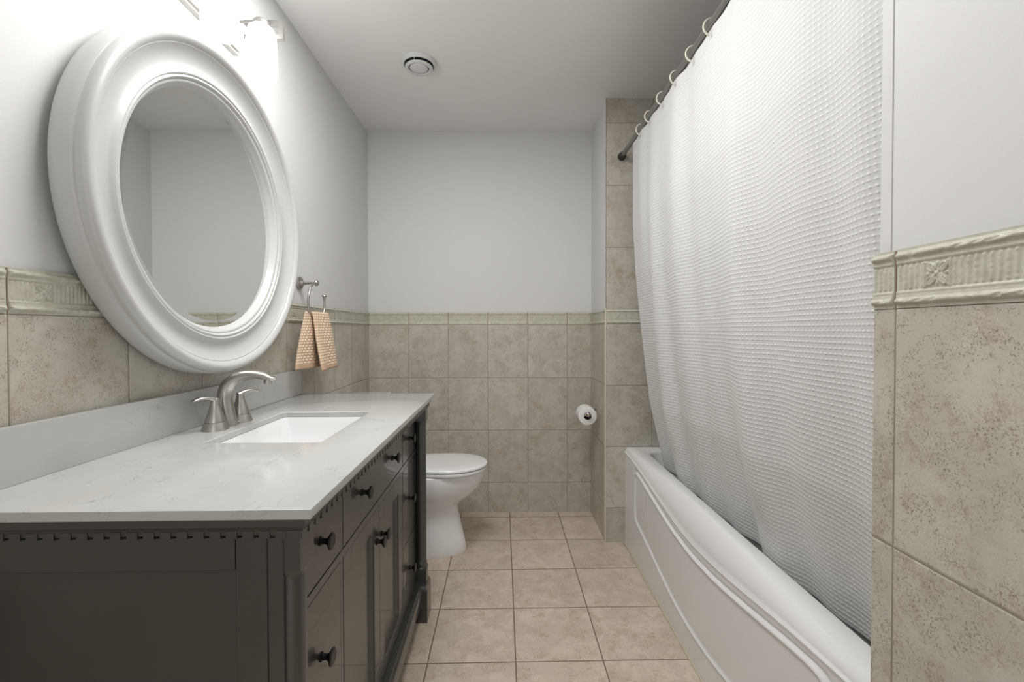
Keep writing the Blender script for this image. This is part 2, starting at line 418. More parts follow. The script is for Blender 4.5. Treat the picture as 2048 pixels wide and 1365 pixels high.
def frieze(name, P0, along, normal, s0, s1, ph, step, vstep=.0015, fine=None):
    """P0: point where the running coordinate s is 0, at z = Z2; ph: s of a tile joint"""
    HB = Z1 - Z2
    if fine is None: s = np.arange(s0, s1 + step * .5, step)
    else:
        a, b, st = fine; s = np.concatenate([np.arange(s0, a, step), np.arange(a, b, st), np.arange(b, s1 + step * .5, step)])
    s = np.clip(s, s0, s1); v = np.linspace(0, HB, int(HB / vstep))
    Sg, Vg = np.meshgrid(s, v, indexing='ij')
    U = np.mod(Sg - ph, WT)
    h = frieze_h(U, Vg, Sg)
    A = np.array(along, float); N = np.array(normal, float)
    P = np.array(P0, float) + Sg[..., None] * A + h[..., None] * N + Vg[..., None] * np.array([0, 0, 1.])
    cr = np.cross(A, (0, 0, 1)); flip = cr @ N < 0
    me = grid_mesh(name, P, flip=flip)
    o = link(name, me, M['frieze']); setp(o, kind='structure')
    return o
frieze('trim_7', (XL - .002, 0, Z2), (0, 1, 0), (1, 0, 0), .3, YB, LY0, .0030, fine=(.6, 1.1, .0013))
frieze('trim_8', (0, YB + .002, Z2), (1, 0, 0), (0, -1, 0), XL, XB, BX0, .0030, .0025)
frieze('trim_9', (XR + .002, 0, Z2), (0, 1, 0), (-1, 0, 0), -.3, YN, .6312, .0030, fine=(.3, YN, .0011))
frieze('trim_10', (XB + .002, 0, Z2), (0, 1, 0), (-1, 0, 0), YE + .008, YB, YB - .1, .0030, .0025)
frieze('trim_11', (0, YE + .002, Z2), (1, 0, 0), (0, -1, 0), XB + .004, XF, .8074, .0022, .0020)
GL = []
for k in range(-5, 12):
    y = LY0 + k * WT
    if YF < y < YB - .01: GL.append((XL - .001, XL + .0008, y - .0011, y + .0011, Z2 - .0012, Z1 - .001))
    y = .6312 + k * WT
    if -.3 < y < YN: GL.append((XR - .0008, XR + .001, y - .0011, y + .0011, Z2 - .0012, Z1 - .001))
    x = BX0 + k * WT
    if XL + .01 < x < XB - .01: GL.append((x - .0011, x + .0011, YB - .0007, YB + .001, Z2 - .0012, Z1 - .001))
    x = .8074 + k * WT
    if XB + .01 < x < XF: GL.append((x - .0011, x + .0011, YE - .0007, YE + .001, Z2 - .0012, Z1 - .001))
struct('trim_17', GL, plain('brown grout', (.22, .18, .135), .9))
# backing behind the relief (keeps the wall solid) and cream corner trim of the stub wall
struct('trim_12', [(XL - g, XL - .003, YF, YB, Z2, Z1 - .001), (XL - g, XB, YB + .003, YB + g, Z2, Z1 - .001), (XR + .003, XR + g, YF, YN - .002, Z2, Z1 - .001),
                   (XB + .002, XB + .004, YE + .004, YB, Z2, Z1 - .001), (XB + .002, XF, YE + .003, YE + .008, Z2, Z1 - .001)], M['cream'])
bm = bmesh.new(); lathe(bm, [(0, 0), (.0058, 0), (.0058, Z1 + .004), (.003, Z1 + .007), (0, Z1 + .007)], (XB + .0015, YE + .004, 0), n=20)
setp(obj('trim_13', bm, M['cream']), kind='structure')
bm = bmesh.new(); lathe(bm, [(0, Z1 + .007), (.0035, Z1 + .007), (.0035, ZC), (0, ZC)], (XB + .004, YE + .008, 0), n=16)
setp(obj('trim_14', bm, M['plaster']), kind='structure')
# plaster corner bead at the end of the right wall, above the tiles
struct('trim_15', [(XR + g - .0015, XR + g + .004, YN - .022, YN - .004, Z1, ZC)], M['plaster'])
struct('trim_16', [(.6544 - .004, .6544 + .004, YN, YE, 0, .004)], M['caulk'])

# ------------------------------------------------------------------ vanity cabinet
VC = 1.2955; RZ = math.radians(.35)
XC = -.2938; 
van = empty('vanity_cabinet', (XC - .0038, VC, 0), RZ)
setp(van, 'dark grey painted vanity cabinet with dentil moulding under the white countertop', 'cabinet')
def L(x0, x1, y0, y1, z0, z1): return (x0 - XC, x1 - XC, y0 - VC, y1 - VC, z0, z1)
ZB = ZCNT - .0165                 # underside of the stone
BF, BD = -.3145, -.356            # front of corner posts, front of doors and drawers
YA, YZ = .699, 1.892              # near and far side
bk = XL + .016
van_parts = []
boxes('carcass', [L(bk, bk + .012, YA + .012, YZ - .012, .10, ZB), L(bk + .012, BD - .018, YA + .012, YZ - .012, .10, .118),
       L(bk + .012, BD - .018, YA + .012, YA + .028, .118, ZB), L(bk + .012, BD - .018, YZ - .028, YZ - .012, .118, ZB), L(BD - .06, BD - .018, YA + .028, YZ - .028, .862, ZB)], M['vanity'], van)
# side panels
for (ya, s, nm) in ((YA, 1, 'side_panel'), (YZ, -1, 'side_panel')):
    bm = bmesh.new()
    def sb(x0, x1, d0, d1, z0, z1, bev=.0012):
        y0, y1 = sorted((ya + s * d0, ya + s * d1)); box(bm, *L(x0, x1, y0, y1, z0, z1), bev=bev, seg=1)
    sb(-.4135, -.3655, 0, .012, .14, .858)       # front stile
    sb(-.3645, -.3405, -.001, .012, .14, .858)   # strip beside the corner post
    sb(bk, bk + .05, 0, .012, .14, .858)
    sb(bk + .0505, -.4145, 0, .012, .806, .858)  # top rail
    sb(bk + .0505, -.4145, 0, .012, .14, .20)
    sb(bk + .0505, -.4145, .010, .012, .20, .806, 0)
    obj(nm, bm, M['vanity'], van)
# face frame
def face(y0, y1, z0, z1, x0=BD - .018, x1=BD - .001): return L(x0, x1, y0, y1, z0, z1)
boxes('face_frame', [face(YA + .02, YZ - .02, .838, .862, x1=BD - .0), face(.745, 1.846, .674, .692, x1=BD + .0005), face(.745, 1.846, .125, .150),
       face(.745, .7705, .15, .838, x1=BD - .006), face(.9875, 1.003, .15, .838), face(1.588, 1.6035, .15, .838), face(1.820, 1.846, .15, .838, x1=BD - .006)], M['vanity'], van, bev=.0008, seg=1)
# corner posts: square block, turned column, block, foot
def post(yc, nm):
    bm = bmesh.new()
    box(bm, *L(BF - .05, BF, yc - .025, yc + .025, .802, .862), bev=.0015)
    box(bm, *L(BF - .05, BF, yc - .025, yc + .025, .140, .200), bev=.0015)
    prof = [(0, .8025), (.0247, .8025), (.0243, .799), (.0222, .795), (.0215, .789), (.0215, .50), (.0215, .235), (.0218, .226), (.0242, .221), (.0246, .215), (.0238, .208), (.0222, .205), (.0245, .200), (0, .200)]
    lathe(bm, prof, (BF - .025 - XC, yc - VC, 0), n=40)
    return obj(nm, bm, M['vanity'], van)
post(YA + .026, 'corner_post'); post(YZ - .026, 'corner_post')
# cornice: cove + dentils
ov = .012
bm = bmesh.new()
prof = [(0, .862), (ov * .35, .862), (ov * .45, .870), (ov * .9, .8765), (ov, .8775), (ov, ZB), (0, ZB)]
def ringp(o_, z):
    x1 = BF + o_ - XC; return [(bk - XC, YA - o_ - VC, z), (x1, YA - o_ - VC, z), (x1, YZ + o_ - VC, z), (bk - XC, YZ + o_ - VC, z)]
rs = [[bm.verts.new(p) for p in ringp(o_, z)] for o_, z in prof[1:-1]]
rs = [[bm.verts.new(p) for p in ringp(-.01, prof[0][1])]] + rs + [[bm.verts.new(p) for p in ringp(-.01, ZB)]]
for A, B in zip(rs[:-1], rs[1:]):
    for k in range(3): bm.faces.new((A[k], A[k + 1], B[k + 1], B[k]))
bmesh.ops.recalc_face_normals(bm, faces=bm.faces)
obj('cornice', bm, M['vanity'], van)
bm = bmesh.new(); dz0, dz1 = .8575, .8695; pit = .02485; tw = .0162; dd = .0058
for q in (L(BF - .04, BF - .018, YA + .018, YZ - .018, dz0 - .001, .8785), L(bk, BF - .04, YA + .018, YA + .027, dz0 - .001, .8785), L(bk, BF - .04, YZ - .027, YZ - .018, dz0 - .001, .8785)): box(bm, *q)
n = int((YZ - YA + 2 * dd) / pit)
st = (YZ - YA + 2 * dd - tw) / (n)
for i in range(n + 1):
    y = YA - dd + i * st
    box(bm, *L(BF - .020, BF + dd, y, y + tw, dz0, dz1))
x = BF + dd - st
while x - tw > bk:
    box(bm, *L(x - tw, x, YA - dd, YA + .020, dz0, dz1)); box(bm, *L(x - tw, x, YZ - .020, YZ + dd, dz0, dz1)); x -= st
obj('dentil_moulding', bm, M['vanity'], van)
# knobs
def knob(y, z, parent, x=BD):
    bm = bmesh.new()
    lathe(bm, [(0, -.001), (.0088, -.001), (.0092, .002), (.0062, .004), (.0055, .009), (.006, .012), (.0095, .016), (.0135, .0185), (.0158, .0195), (.0165, .0215), (.0155, .0235), (.0125, .0245), (.0105, .0240), (0, .0248)], (x - XC, y - VC, z), (1, 0, 0), n=32)
    return obj('knob', bm, M['knob'], parent)
def slab(name, y0, y1, z0, z1):
    bm = bmesh.new(); box(bm, *L(BD - .017, BD, y0, y1, z0, z1), bev=.0012, seg=2); return obj(name, bm, M['vanity'], van)
for (y0, y1) in ((.7715, .9855), (1.6055, 1.819)):
    for (z0, z1, kz) in ((.6945, .836, .767), (.395, .6725, .541), (.1515, .3925, .276)):
        d = slab('drawer', y0, y1, z0, z1); knob((y0 + y1) / 2, kz, d)
d = slab('drawer', 1.0045, 1.5865, .6945, .836)
knob(VC - .154, .767, d); knob(VC + .154, .767, d)
for (y0, y1, ky) in ((1.0045, VC - .001, VC - .024), (VC + .001, 1.5865, VC + .024)):
    bm = bmesh.new(); st_ = .052
    box(bm, *L(BD - .017, BD, y0, y0 + st_, .1515, .6725), bev=.0012, seg=1); box(bm, *L(BD - .017, BD, y1 - st_, y1, .1515, .6725), bev=.0012, seg=1)
    box(bm, *L(BD - .017, BD, y0 + st_, y1 - st_, .6205, .6725), bev=.0008, seg=1); box(bm, *L(BD - .017, BD, y0 + st_, y1 - st_, .1515, .2035), bev=.0008, seg=1)
    d = obj('door', bm, M['vanity'], van)
    bm = bmesh.new()
    # recessed panel with a sloped inner edge
    a0, a1, c0, c1 = y0 + st_, y1 - st_, .2035, .6205
    o4 = [(a0, c0), (a1, c0), (a1, c1), (a0, c1)]; i4 = [(a0 + .009, c0 + .009), (a1 - .009, c0 + .009), (a1 - .009, c1 - .009), (a0 + .009, c1 - .009)]
    A = [bm.verts.new((BD - .003 - XC, p[0] - VC, p[1])) for p in o4]; B = [bm.verts.new((BD - .0105 - XC, p[0] - VC, p[1])) for p in i4]
    for k in range(4): bm.faces.new((A[k], A[(k + 1) % 4], B[(k + 1) % 4], B[k]))
    bm.faces.new(B); bmesh.ops.recalc_face_normals(bm, faces=bm.faces)
    obj('door_panel', bm, M['vanity'], d, smooth=None)
    knob(ky, .582, d)
# base: moulding, bracketed apron and feet
bm = bmesh.new()
mp = [(-.03, .148), (.0, .148), (.004, .141), (.010, .137), (.012, .128), (.012, .118), (-.03, .118)]
prism(bm, [(BD + .018 + a - XC, b) for a, b in mp], 'y', YA + .048 - VC, YZ - .048 - VC)
obj('base_moulding', bm, M['vanity'], van)
def arch(a, b, zt, zm):
    """outline (run, z) of an apron with bracket curves at both ends"""
    br = .10
    pts = [(a, zt), (b, zt), (b, 0.0)]
    pts += [(b - .045 - br * .35 * (1 - math.cos(t)), zm * math.sin(t)) for t in np.linspace(0, PI / 2, 8)]
    pts += [(b - .10, zm - .004), (b - .12, zm), (a + .12, zm), (a + .10, zm - .004)]
    pts += [(a + .045 + br * .35 * (1 - math.cos(t)), zm * math.sin(t)) for t in np.linspace(PI / 2, 0, 8)]
    pts += [(a, 0.0)]
    return pts
bm = bmesh.new(); prism(bm, [(p[0] - VC, p[1]) for p in arch(YA + .03, YZ - .03, .12, .078)], 'x', BD + .006 - XC, BD + .026 - XC)
bmesh.ops.triangulate(bm, faces=[f for f in bm.faces if len(f.verts) > 4]); obj('apron', bm, M['vanity'], van, smooth=20)
for ya in (YA, YZ - .016):
    bm = bmesh.new(); prism(bm, [(p[0] - XC, p[1]) for p in arch(bk, BF - .01, .142, .078)], 'y', ya - VC, ya + .016 - VC)
    bmesh.ops.triangulate(bm, faces=[f for f in bm.faces if len(f.verts) > 4]); obj('apron', bm, M['vanity'], van, smooth=20)
def foot(y0, y1):
    bm = bmesh.new(); pr = [(0, .145), (.0015, .145), (.006, .136), (.008, .124), (.008, .0), (0, 0)]
    def rp(o_, z): return [(BF - .056 - XC, y0 - o_ - VC, z), (BF + o_ - XC, y0 - o_ - VC, z), (BF + o_ - XC, y1 + o_ - VC, z), (BF - .056 - XC, y1 + o_ - VC, z)]
    R_ = [[bm.verts.new(p) for p in rp(o_, z)] for o_, z in pr[1:5]]
    for A, B in zip(R_[:-1], R_[1:]):
        for k in range(4): bm.faces.new((A[k], A[(k + 1) % 4], B[(k + 1) % 4], B[k]))
    bm.faces.new(R_[0]); bm.faces.new(R_[-1][::-1]); bmesh.ops.recalc_face_normals(bm, faces=bm.faces)
    obj('foot', bm, M['vanity'], van)
foot(YA, YA + .075); foot(YZ - .075, YZ)

# ------------------------------------------------------------------ countertop with sink hole
ct = empty('countertop', (XC - .0038, VC, ZCNT), RZ)
setp(ct, 'white grey-veined quartz countertop with backsplash on the dark vanity', 'countertop')
HX0, HX1, HY0, HY1 = -.7145, -.437, 1.0855, 1.490      # sink opening
CX0, CX1, CY0, CY1 = XL + .009, -.2895, .6772, 1.914
bm = bmesh.new()
def rrect(x0, x1, y0, y1, r, n=6):
    P = []
    for cx, cy, a in ((x1 - r, y0 + r, -PI / 2), (x1 - r, y1 - r, 0), (x0 + r, y1 - r, PI / 2), (x0 + r, y0 + r, PI)):
        for k in range(n + 1): t = a + PI / 2 * k / n; P.append((cx + r * math.cos(t), cy + r * math.sin(t)))
    return P
ho = rrect(HX0, HX1, HY0, HY1, .012)
e = .0018; zt = 0.0; zb = ZB - ZCNT + .0004
def slab_ring(o_, z):
    return [(CX0, CY0 + o_, z), (CX1 - o_, CY0 + o_, z), (CX1 - o_, CY1 - o_, z), (CX0, CY1 - o_, z)]
def hv(z, gro=0.0):
    cx, cy = (HX0 + HX1) / 2, (HY0 + HY1) / 2
    return [bm.verts.new((p[0] + math.copysign(gro, p[0] - cx) - XC, p[1] + math.copysign(gro, p[1] - cy) - VC, z)) for p in ho]
def ov_(P): return [bm.verts.new((p[0] - XC, p[1] - VC, p[2])) for p in P]
T1 = ov_(slab_ring(e, zt)); T2 = ov_(slab_ring(e * .3, zt - e * .3)); T3 = ov_(slab_ring(0, zt - e)); B3 = ov_(slab_ring(0, zb + e)); B1 = ov_(slab_ring(e, zb))
for A, B in ((T1, T2), (T2, T3), (T3, B3), (B3, B1)):
    for k in range(4): bm.faces.new((A[k], B[k], B[(k + 1) % 4], A[(k + 1) % 4]))
H1 = hv(zt, e); H2 = hv(zt - e, 0); H3 = hv(zb, 0)
n = len(H1)
for A, B in ((H1, H2), (H2, H3)):
    for k in range(n): bm.faces.new((A[k], A[(k + 1) % n], B[(k + 1) % n], B[k]))
def cap(outer, hole):
    q = n // 4
    # sectors: corners of hole arcs to outer corners
    oc = [outer[1], outer[2], outer[3], outer[0]]
    for c in range(4):
        arc = hole[c * 7:(c + 1) * 7]
        for a, b in zip(arc[:-1], arc[1:]): bm.faces.new((oc[c], b, a))
        nx = hole[((c + 1) * 7) % n]; bm.faces.new((oc[c], oc[(c + 1) % 4], nx, arc[-1]))
cap(T1, H1); cap(B1, H3)
bmesh.ops.recalc_face_normals(bm, faces=bm.faces)
obj('stone_slab', bm, M['quartz'], ct, smooth=30)
bm = bmesh.new(); box(bm, XL + .009 - XC, -.8440 - XC, CY0 + .0 - VC, CY1 - VC, .0, .1015, bev=.0012)
obj('backsplash', bm, M['quartz'], ct)
# sink
sk = empty('sink', (XC - .0038, VC, ZB), RZ); setp(sk, 'white rectangular undermount sink set below the countertop opening', 'sink')
bm = bmesh.new()
rings = []
def sr(grow, z, r):
    return [bm.verts.new((p[0] - XC, p[1] - VC, z)) for p in rrect(HX0 - grow, HX1 + grow, HY0 - grow, HY1 + grow, r, 7)]
prof = [(.022, -.0006, .02), (.0, -.0006, .014), (-.001, -.003, .014), (-.004, -.03, .02), (-.010, -.085, .03), (-.018, -.108, .035), (-.035, -.120, .04), (-.07, -.127, .03), (-.115, -.131, .01)]
R_ = [sr(*p) for p in prof]
R_o = [sr(*p) for p in [(.022, -.0006, .02), (.022, -.008, .02), (.006, -.012, .02), (.0, -.10, .04), (-.03, -.135, .04), (-.115, -.142, .01)]]
nn = len(R_[0])
for rs_ in (R_, R_o):
    for A, B in zip(rs_[:-1], rs_[1:]):
        for k in range(nn): bm.faces.new((A[k], A[(k + 1) % nn], B[(k + 1) % nn], B[k]))
    bm.faces.new(rs_[-1])
bmesh.ops.remove_doubles(bm, verts=bm.verts, dist=1e-6); bmesh.ops.recalc_face_normals(bm, faces=bm.faces)
obj('basin', bm, M['porcelain'], sk, smooth=50)
bm = bmesh.new(); lathe(bm, [(0, .002), (.016, .001), (.022, .004), (.026, .002), (.027, 0), (0, 0)], ((HX0 + HX1) / 2 - XC, (HY0 + HY1) / 2 - VC, -.131))
obj('drain', bm, M['nickel'], sk)

# ------------------------------------------------------------------ faucet
FX, FY = -.776, 1.284
fa = empty('faucet', (FX, FY, ZCNT)); setp(fa, 'brushed nickel bathroom faucet with arched spout and two lever handles', 'faucet')
bm = bmesh.new(); 
tube(bm, [(0, y, .003) for y in (-.075, -.02, .02, .075)], [.012, .016, .016, .012], 20, flat=.35, up=(0, 0, 1))
obj('base_plate', bm, M['nickel'], fa)
bm = bmesh.new(); lathe(bm, [(0, 0), (.0225, 0), (.0235, .004), (.0215, .019), (.0205, .022), (0, .022)], n=36); obj('spout_base', bm, M['nickel'], fa)
bm = bmesh.new()
cp = spline([(.0005, 0, .013), (-.006, 0, .045), (-.009, 0, .078), (-.003, 0, .107), (.016, 0, .128), (.042, 0, .1395), (.072, 0, .1425), (.100, 0, .138), (.120, 0, .1315), (.1375, 0, .1300)], 6)
m = len(cp); tt = np.linspace(0, 1, m)
rad = np.interp(tt, [0, .15, .35, .6, .8, .93, 1], [.0215, .0212, .0190, .0155, .0150, .0125, .0012])
fl = np.interp(tt, [0, .3, .6, .8, 1], [1, .95, .85, .72, .45])
tube(bm, cp, list(rad), 24, flat=list(fl), up=(1, 0, 0)); obj('spout', bm, M['nickel'], fa, smooth=60)
bm = bmesh.new(); lathe(bm, [(0, 0), (.0095, 0), (.0105, .004), (.0100, .012), (0, .012)], (.110, 0, .1165), (.18, 0, 1), n=24); obj('aerator', bm, M['nickel'], fa)
bm = bmesh.new(); tube(bm, [(-.0225, 0, .0), (-.0225, 0, .075)], .0025, 10); lathe(bm, [(0, 0), (.004, .001), (.0055, .006), (.003, .011), (0, .012)], (-.0225, 0, .073), n=16); obj('lift_rod', bm, M['nickel'], fa)
def handle(dy, tipd):
    h = empty('handle', (0, dy, 0)); h.parent = fa
    bm = bmesh.new(); lathe(bm, [(0, 0), (.0315, 0), (.0320, .002), (.0255, .0205), (.0250, .0215), (0, .0215)], n=40); obj('handle_base', bm, M['nickel'], h)
    bm = bmesh.new(); lathe(bm, [(0, .0225), (.0243, .0225), (.0238, .026), (.0190, .042), (.0145, .056), (.0117, .066), (.0105, .0735), (.0100, .080), (.0075, .085), (0, .087)], n=40)
    lathe(bm, [(0, .021), (.0225, .021), (.0225, .0235), (0, .0235)], n=32)
    obj('handle_body', bm, M['nickel'], h, smooth=50)
    bm = bmesh.new(); dx, dyy = tipd
    P = spline([(-.1 * dx, -.1 * dyy, .077), (.25 * dx, .25 * dyy, .0855), (.6 * dx, .6 * dyy, .0875), (.85 * dx, .85 * dyy, .0845), (dx, dyy, .0825)], 6)
    q = len(P); t = np.linspace(0, 1, q)
    tube(bm, P, list(np.interp(t, [0, .3, .6, .85, 1], [.0095, .0088, .0092, .0082, .002])), 18, flat=list(np.interp(t, [0, .3, 1], [.9, .65, .45])), up=(0, 0, 1))
    obj('lever', bm, M['nickel'], h, smooth=60)
handle(-.058, (-.028, -.052)); handle(.058, (.028, .052))

# ------------------------------------------------------------------ round mirror
MC = (0, 1.32, 1.505)
mi = empty('wall_mirror', (XL + .006, 1.32, 1.505)); setp(mi, 'round mirror in a wide moulded white frame above the vanity', 'mirror')
bm = bmesh.new()
D = lambda x: x - (XL + .006)
pf = [(.330, D(-.858)), (.448, D(-.858)), (.4525, D(-.852)), (.4540, D(-.838)), (.4535, D(-.820)), (.4505, D(-.8105)), (.4480, D(-.8085)), (.4472, D(-.8045)), (.4485, D(-.799)), (.4470, D(-.794)),
      (.4425, D(-.7885)), (.4360, D(-.786)), (.4290, D(-.7875)), (.4235, D(-.7920)), (.4205, D(-.7960)), (.4195, D(-.7985)), (.4165, D(-.7990)), (.4150, D(-.8010)), (.4060, D(-.8090)), (.3950, D(-.8155)),
      (.3820, D(-.8190)), (.3700, D(-.8185)), (.3620, D(-.8150)), (.3570, D(-.8105)), (.3545, D(-.8095)), (.3520, D(-.8105)), (.3505, D(-.8135)), (.3480, D(-.8125)), (.3445, D(-.8120)), (.3410, D(-.8150)),
      (.3395, D(-.8190)), (.3370, D(-.8185)), (.3335, D(-.8195)), (.3305, D(-.8235)), (.3290, D(-.8290)), (.3230, D(-.8350)), (.3195, D(-.8400)), (.3195, D(-.8480))]
lathe(bm, pf, (0, 0, 0), (1, 0, 0), n=160, closed=True); obj('frame', bm, M['white_frame'], mi, smooth=38)
bm = bmesh.new(); lathe(bm, [(0, D(-.8385)), (.3035, D(-.8385))], (0, 0, 0), (1, 0, 0), n=128)
lathe(bm, [(.3035, D(-.8385)), (.3215, D(-.8380))], (0, 0, 0), (1, 0, 0), n=128)
me = bpy.data.meshes.new('mirror_glass'); bm.to_mesh(me); bm.free(); link('mirror_glass', me, M['mirror'], mi)

# ------------------------------------------------------------------ vanity light
vl = empty('vanity_light', (XL, 1.28, 2.11)); setp(vl, 'wall light over the mirror with lit frosted glass shades on a nickel plate', 'light')
def V(x0, x1, y0, y1, z0, z1): return (x0 - XL, x1 - XL, y0 - 1.28, y1 - 1.28, z0 - 2.11, z1 - 2.11)
bm = bmesh.new(); box(bm, *V(XL - g, XL + .012, 1.045, 1.497, 2.058, 2.165), bev=.002); box(bm, *V(XL + .010, XL + .020, 1.053, 1.489, 2.066, 2.157), bev=.003)
obj('back_plate', bm, M['fixture'], vl)
for yc in (1.065, 1.280, 1.495):
    xs = -.784
    bm = bmesh.new(); y0, y1 = yc + .020, yc + .024
    lo = [(XL + .0195, 2.184), (-.722, 2.184), (-.722, 2.125), (XL + .0195, 2.125), (XL + .0195, 2.138), (-.736, 2.138), (-.736, 2.170), (XL + .0195, 2.170)]
    A = [bm.verts.new((p[0] - XL, y0 - .006 - 1.28, p[1] - 2.11)) for p in lo]; B = [bm.verts.new((p[0] - XL, y1 + .006 - 1.28, p[1] - 2.11)) for p in lo]
    for k in range(8): bm.faces.new((A[k], A[(k + 1) % 8], B[(k + 1) % 8], B[k]))
    for Q in (A, B):
        for q in ((0, 1, 6, 7), (1, 2, 5, 6), (2, 3, 4, 5)): bm.faces.new([Q[i_] for i_ in q])
    bmesh.ops.recalc_face_normals(bm, faces=bm.faces)
    tube(bm, [(XL + .015 - XL, yc - 1.28, 2.168 - 2.11), (xs - XL, yc - 1.28, 2.168 - 2.11)], .004, 12)
    obj('bracket', bm, M['fixture'], vl)
    bm = bmesh.new(); lathe(bm, [(0, .062), (.020, .062), (.024, .058), (.024, .040), (0, .040)], (xs - XL, yc - 1.28, 0), n=32); obj('shade_cap', bm, M['fixture'], vl)
    bm = bmesh.new()
    lathe(bm, [(.0, .044), (.022, .044), (.030, .041), (.0375, .034), (.0415, .022), (.0440, .0), (.0460, -.03), (.0468, -.075), (.0462, -.110), (.0445, -.118), (.040, -.122), (.030, -.123), (.0, -.123)], (xs - XL, yc - 1.28, 0), n=48)
    obj('lamp_shade', bm, M['shade'], vl, smooth=60)

# ------------------------------------------------------------------ ceiling vent
cv = empty('ceiling_vent', (-.403, 2.168, ZC)); setp(cv, 'round white air vent with a centre disc on the ceiling', 'vent')
bm = bmesh.new(); lathe(bm, [(.060, .0), (.0830, .0), (.0838, -.002), (.0815, -.006), (.0765, -.012), (.0715, -.0155), (.0695, -.0155), (.0680, -.013), (.0665, -.006)], n=72, closed=True); obj('outer_ring', bm, M['vent'], cv, smooth=45)
bm = bmesh.new(); lathe(bm, [(0, -.004), (.0655, -.004), (.0655, -.0005), (0, -.0005)], n=48); obj('duct', bm, M['dark'], cv)
bm = bmesh.new(); lathe(bm, [(.0475, -.018), (.0600, -.0205), (.0635, -.0235), (.0640, -.0265), (.0610, -.0295), (.0540, -.0310), (.0490, -.0305), (.0470, -.0270)], n=72, closed=True)
for k in range(3):
    a = 2 * PI * k / 3 + .3; tube(bm, [(.054 * math.cos(a), .054 * math.sin(a), -.0045), (.054 * math.cos(a), .054 * math.sin(a), -.025)], .002, 8)
obj('middle_ring', bm, M['vent'], cv, smooth=45)
bm = bmesh.new(); lathe(bm, [(0, -.020), (.0380, -.020), (.0420, -.0235), (.0425, -.0270), (.0400, -.0300), (.030, -.0318), (0, -.0325)], n=64); tube(bm, [(0, 0, -.0045), (0, 0, -.022)], .006, 12)
obj('centre_disc', bm, M['vent'], cv, smooth=45)

# ------------------------------------------------------------------ towel ring and towel
TX, TY, TZ = XL, 1.943, 1.374
tr = empty('towel_ring', (TX, TY, TZ)); setp(tr, 'brushed nickel open towel ring on the left wall beside the mirror', 'towel ring')
bm = bmesh.new(); lathe(bm, [(0, -g), (.0265, -g), (.0275, .0), (.0275, .003), (.024, .006), (.017, .008), (.0145, .011), (.011, .0135), (.0085, .016), (.0095, .020), (.0078, .024), (.0060, .040), (.0052, .058), (.0058, .064), (0, .064)], axis=(1, 0, 0), n=40)
obj('mount', bm, M['nickel'], tr, smooth=45)
bm = bmesh.new(); lathe(bm, [(0, .062), (.0065, .062), (.0125, .065), (.0135, .069), (.0125, .0735), (.0085, .077), (.006, .078), (0, .0785)], axis=(1, 0, 0), n=32); obj('knob', bm, M['nickel'], tr, smooth=45)
bm = bmesh.new(); rx = .070; RR = .083
ctr = (rx, -.0, -RR - .001)
pts = [(rx, -.001 + RR * math.sin(-t), ctr[2] + RR * math.cos(t)) for t in np.linspace(0, math.radians(285), 60)]
pts = [(p[0] - .0 , p[1] , p[2]) for p in pts]
tube(bm, pts, .0046, 14)
lp = pts[-1]; lathe(bm, [(0, 0), (.005, 0), (.0055, .006), (.009, .010), (.0105, .0125), (.0095, .016), (.004, .021), (0, .022)], lp, (0, .05, 1), n=24)
obj('ring', bm, M['nickel'], tr, smooth=45)
tl = empty('hand_towel', (TX + rx, TY, TZ - 2 * RR - .001)); setp(tl, 'peach and cream waffle hand towel draped through the nickel ring', 'towel')
# draped as two overlapping leaves; each a folded sheet hanging from the ring
def leaf(name, side, ytop, ybot, xoff_top, xoff_bot, wt, wb, zb_, tilt):
    n_, m_ = 44, 40; V_ = np.zeros((n_, m_, 3)); UV = np.zeros((n_, m_, 2))
    for i in range(n_):
        s = i / (n_ - 1)                       # around the closed cross section
        a = 2 * PI * s
        for j in range(m_):
            t = j / (m_ - 1)
            w_ = wt + (wb - wt) * t ** .9; th = .006 + .010 * math.sin(min(1, t * 1.3) * PI * .6)
            rd_ = math.sqrt(min(1, (t + .004) / .05)) if t < .05 else 1.0
            th *= rd_; w_ *= .86 + .14 * rd_
            yy = (ytop + (ybot - ytop) * t) + w_ * .5 * math.copysign(abs(math.cos(a)) ** .8, math.cos(a))
            xx = xoff_top + (xoff_bot - xoff_top) * t + th * math.sin(a) + .005 * t * math.sin(3.2 * PI * (yy - ybot) / wb + side) + .35 * t * (yy - ybot) * tilt
            zz = -t * zb_ - .010 * t * tilt * (yy - ybot) / wb * 2
            V_[i, j] = (xx, yy, zz)
            UV[i, j] = (s * 2 * w_ + side, -t * zb_)
    # round the top over the ring
    me = grid_mesh(name, V_, UV)
    bmx = bmesh.new(); bmx.from_mesh(me); bmx.normal_update()
    bmesh.ops.remove_doubles(bmx, verts=bmx.verts, dist=1e-6)
    bd = [e_ for e_ in bmx.edges if e_.is_boundary]
    if bd: bmesh.ops.holes_fill(bmx, edges=bd, sides=0)
    bmesh.ops.recalc_face_normals(bmx, faces=bmx.faces)
    bmx.to_mesh(me); bmx.free()
    for p in me.polygons: p.use_smooth = True
    o = link(name, me, M['towel'], tl)
    me.materials.append(M['towel_hem'])
    for p in me.polygons:
        if p.center.z < -zb_ + .020: p.material_index = 1
    return o
T0 = .044
for (args) in (('front_leaf', 0, .016, .012, .010, .048, .165, .245, .238, -.25), ('back_leaf', 1.7, -.045, -.070, -.008, -.004, .105, .225, .232, .15)):
    o = leaf(*args); o.location = (0, 0, T0)

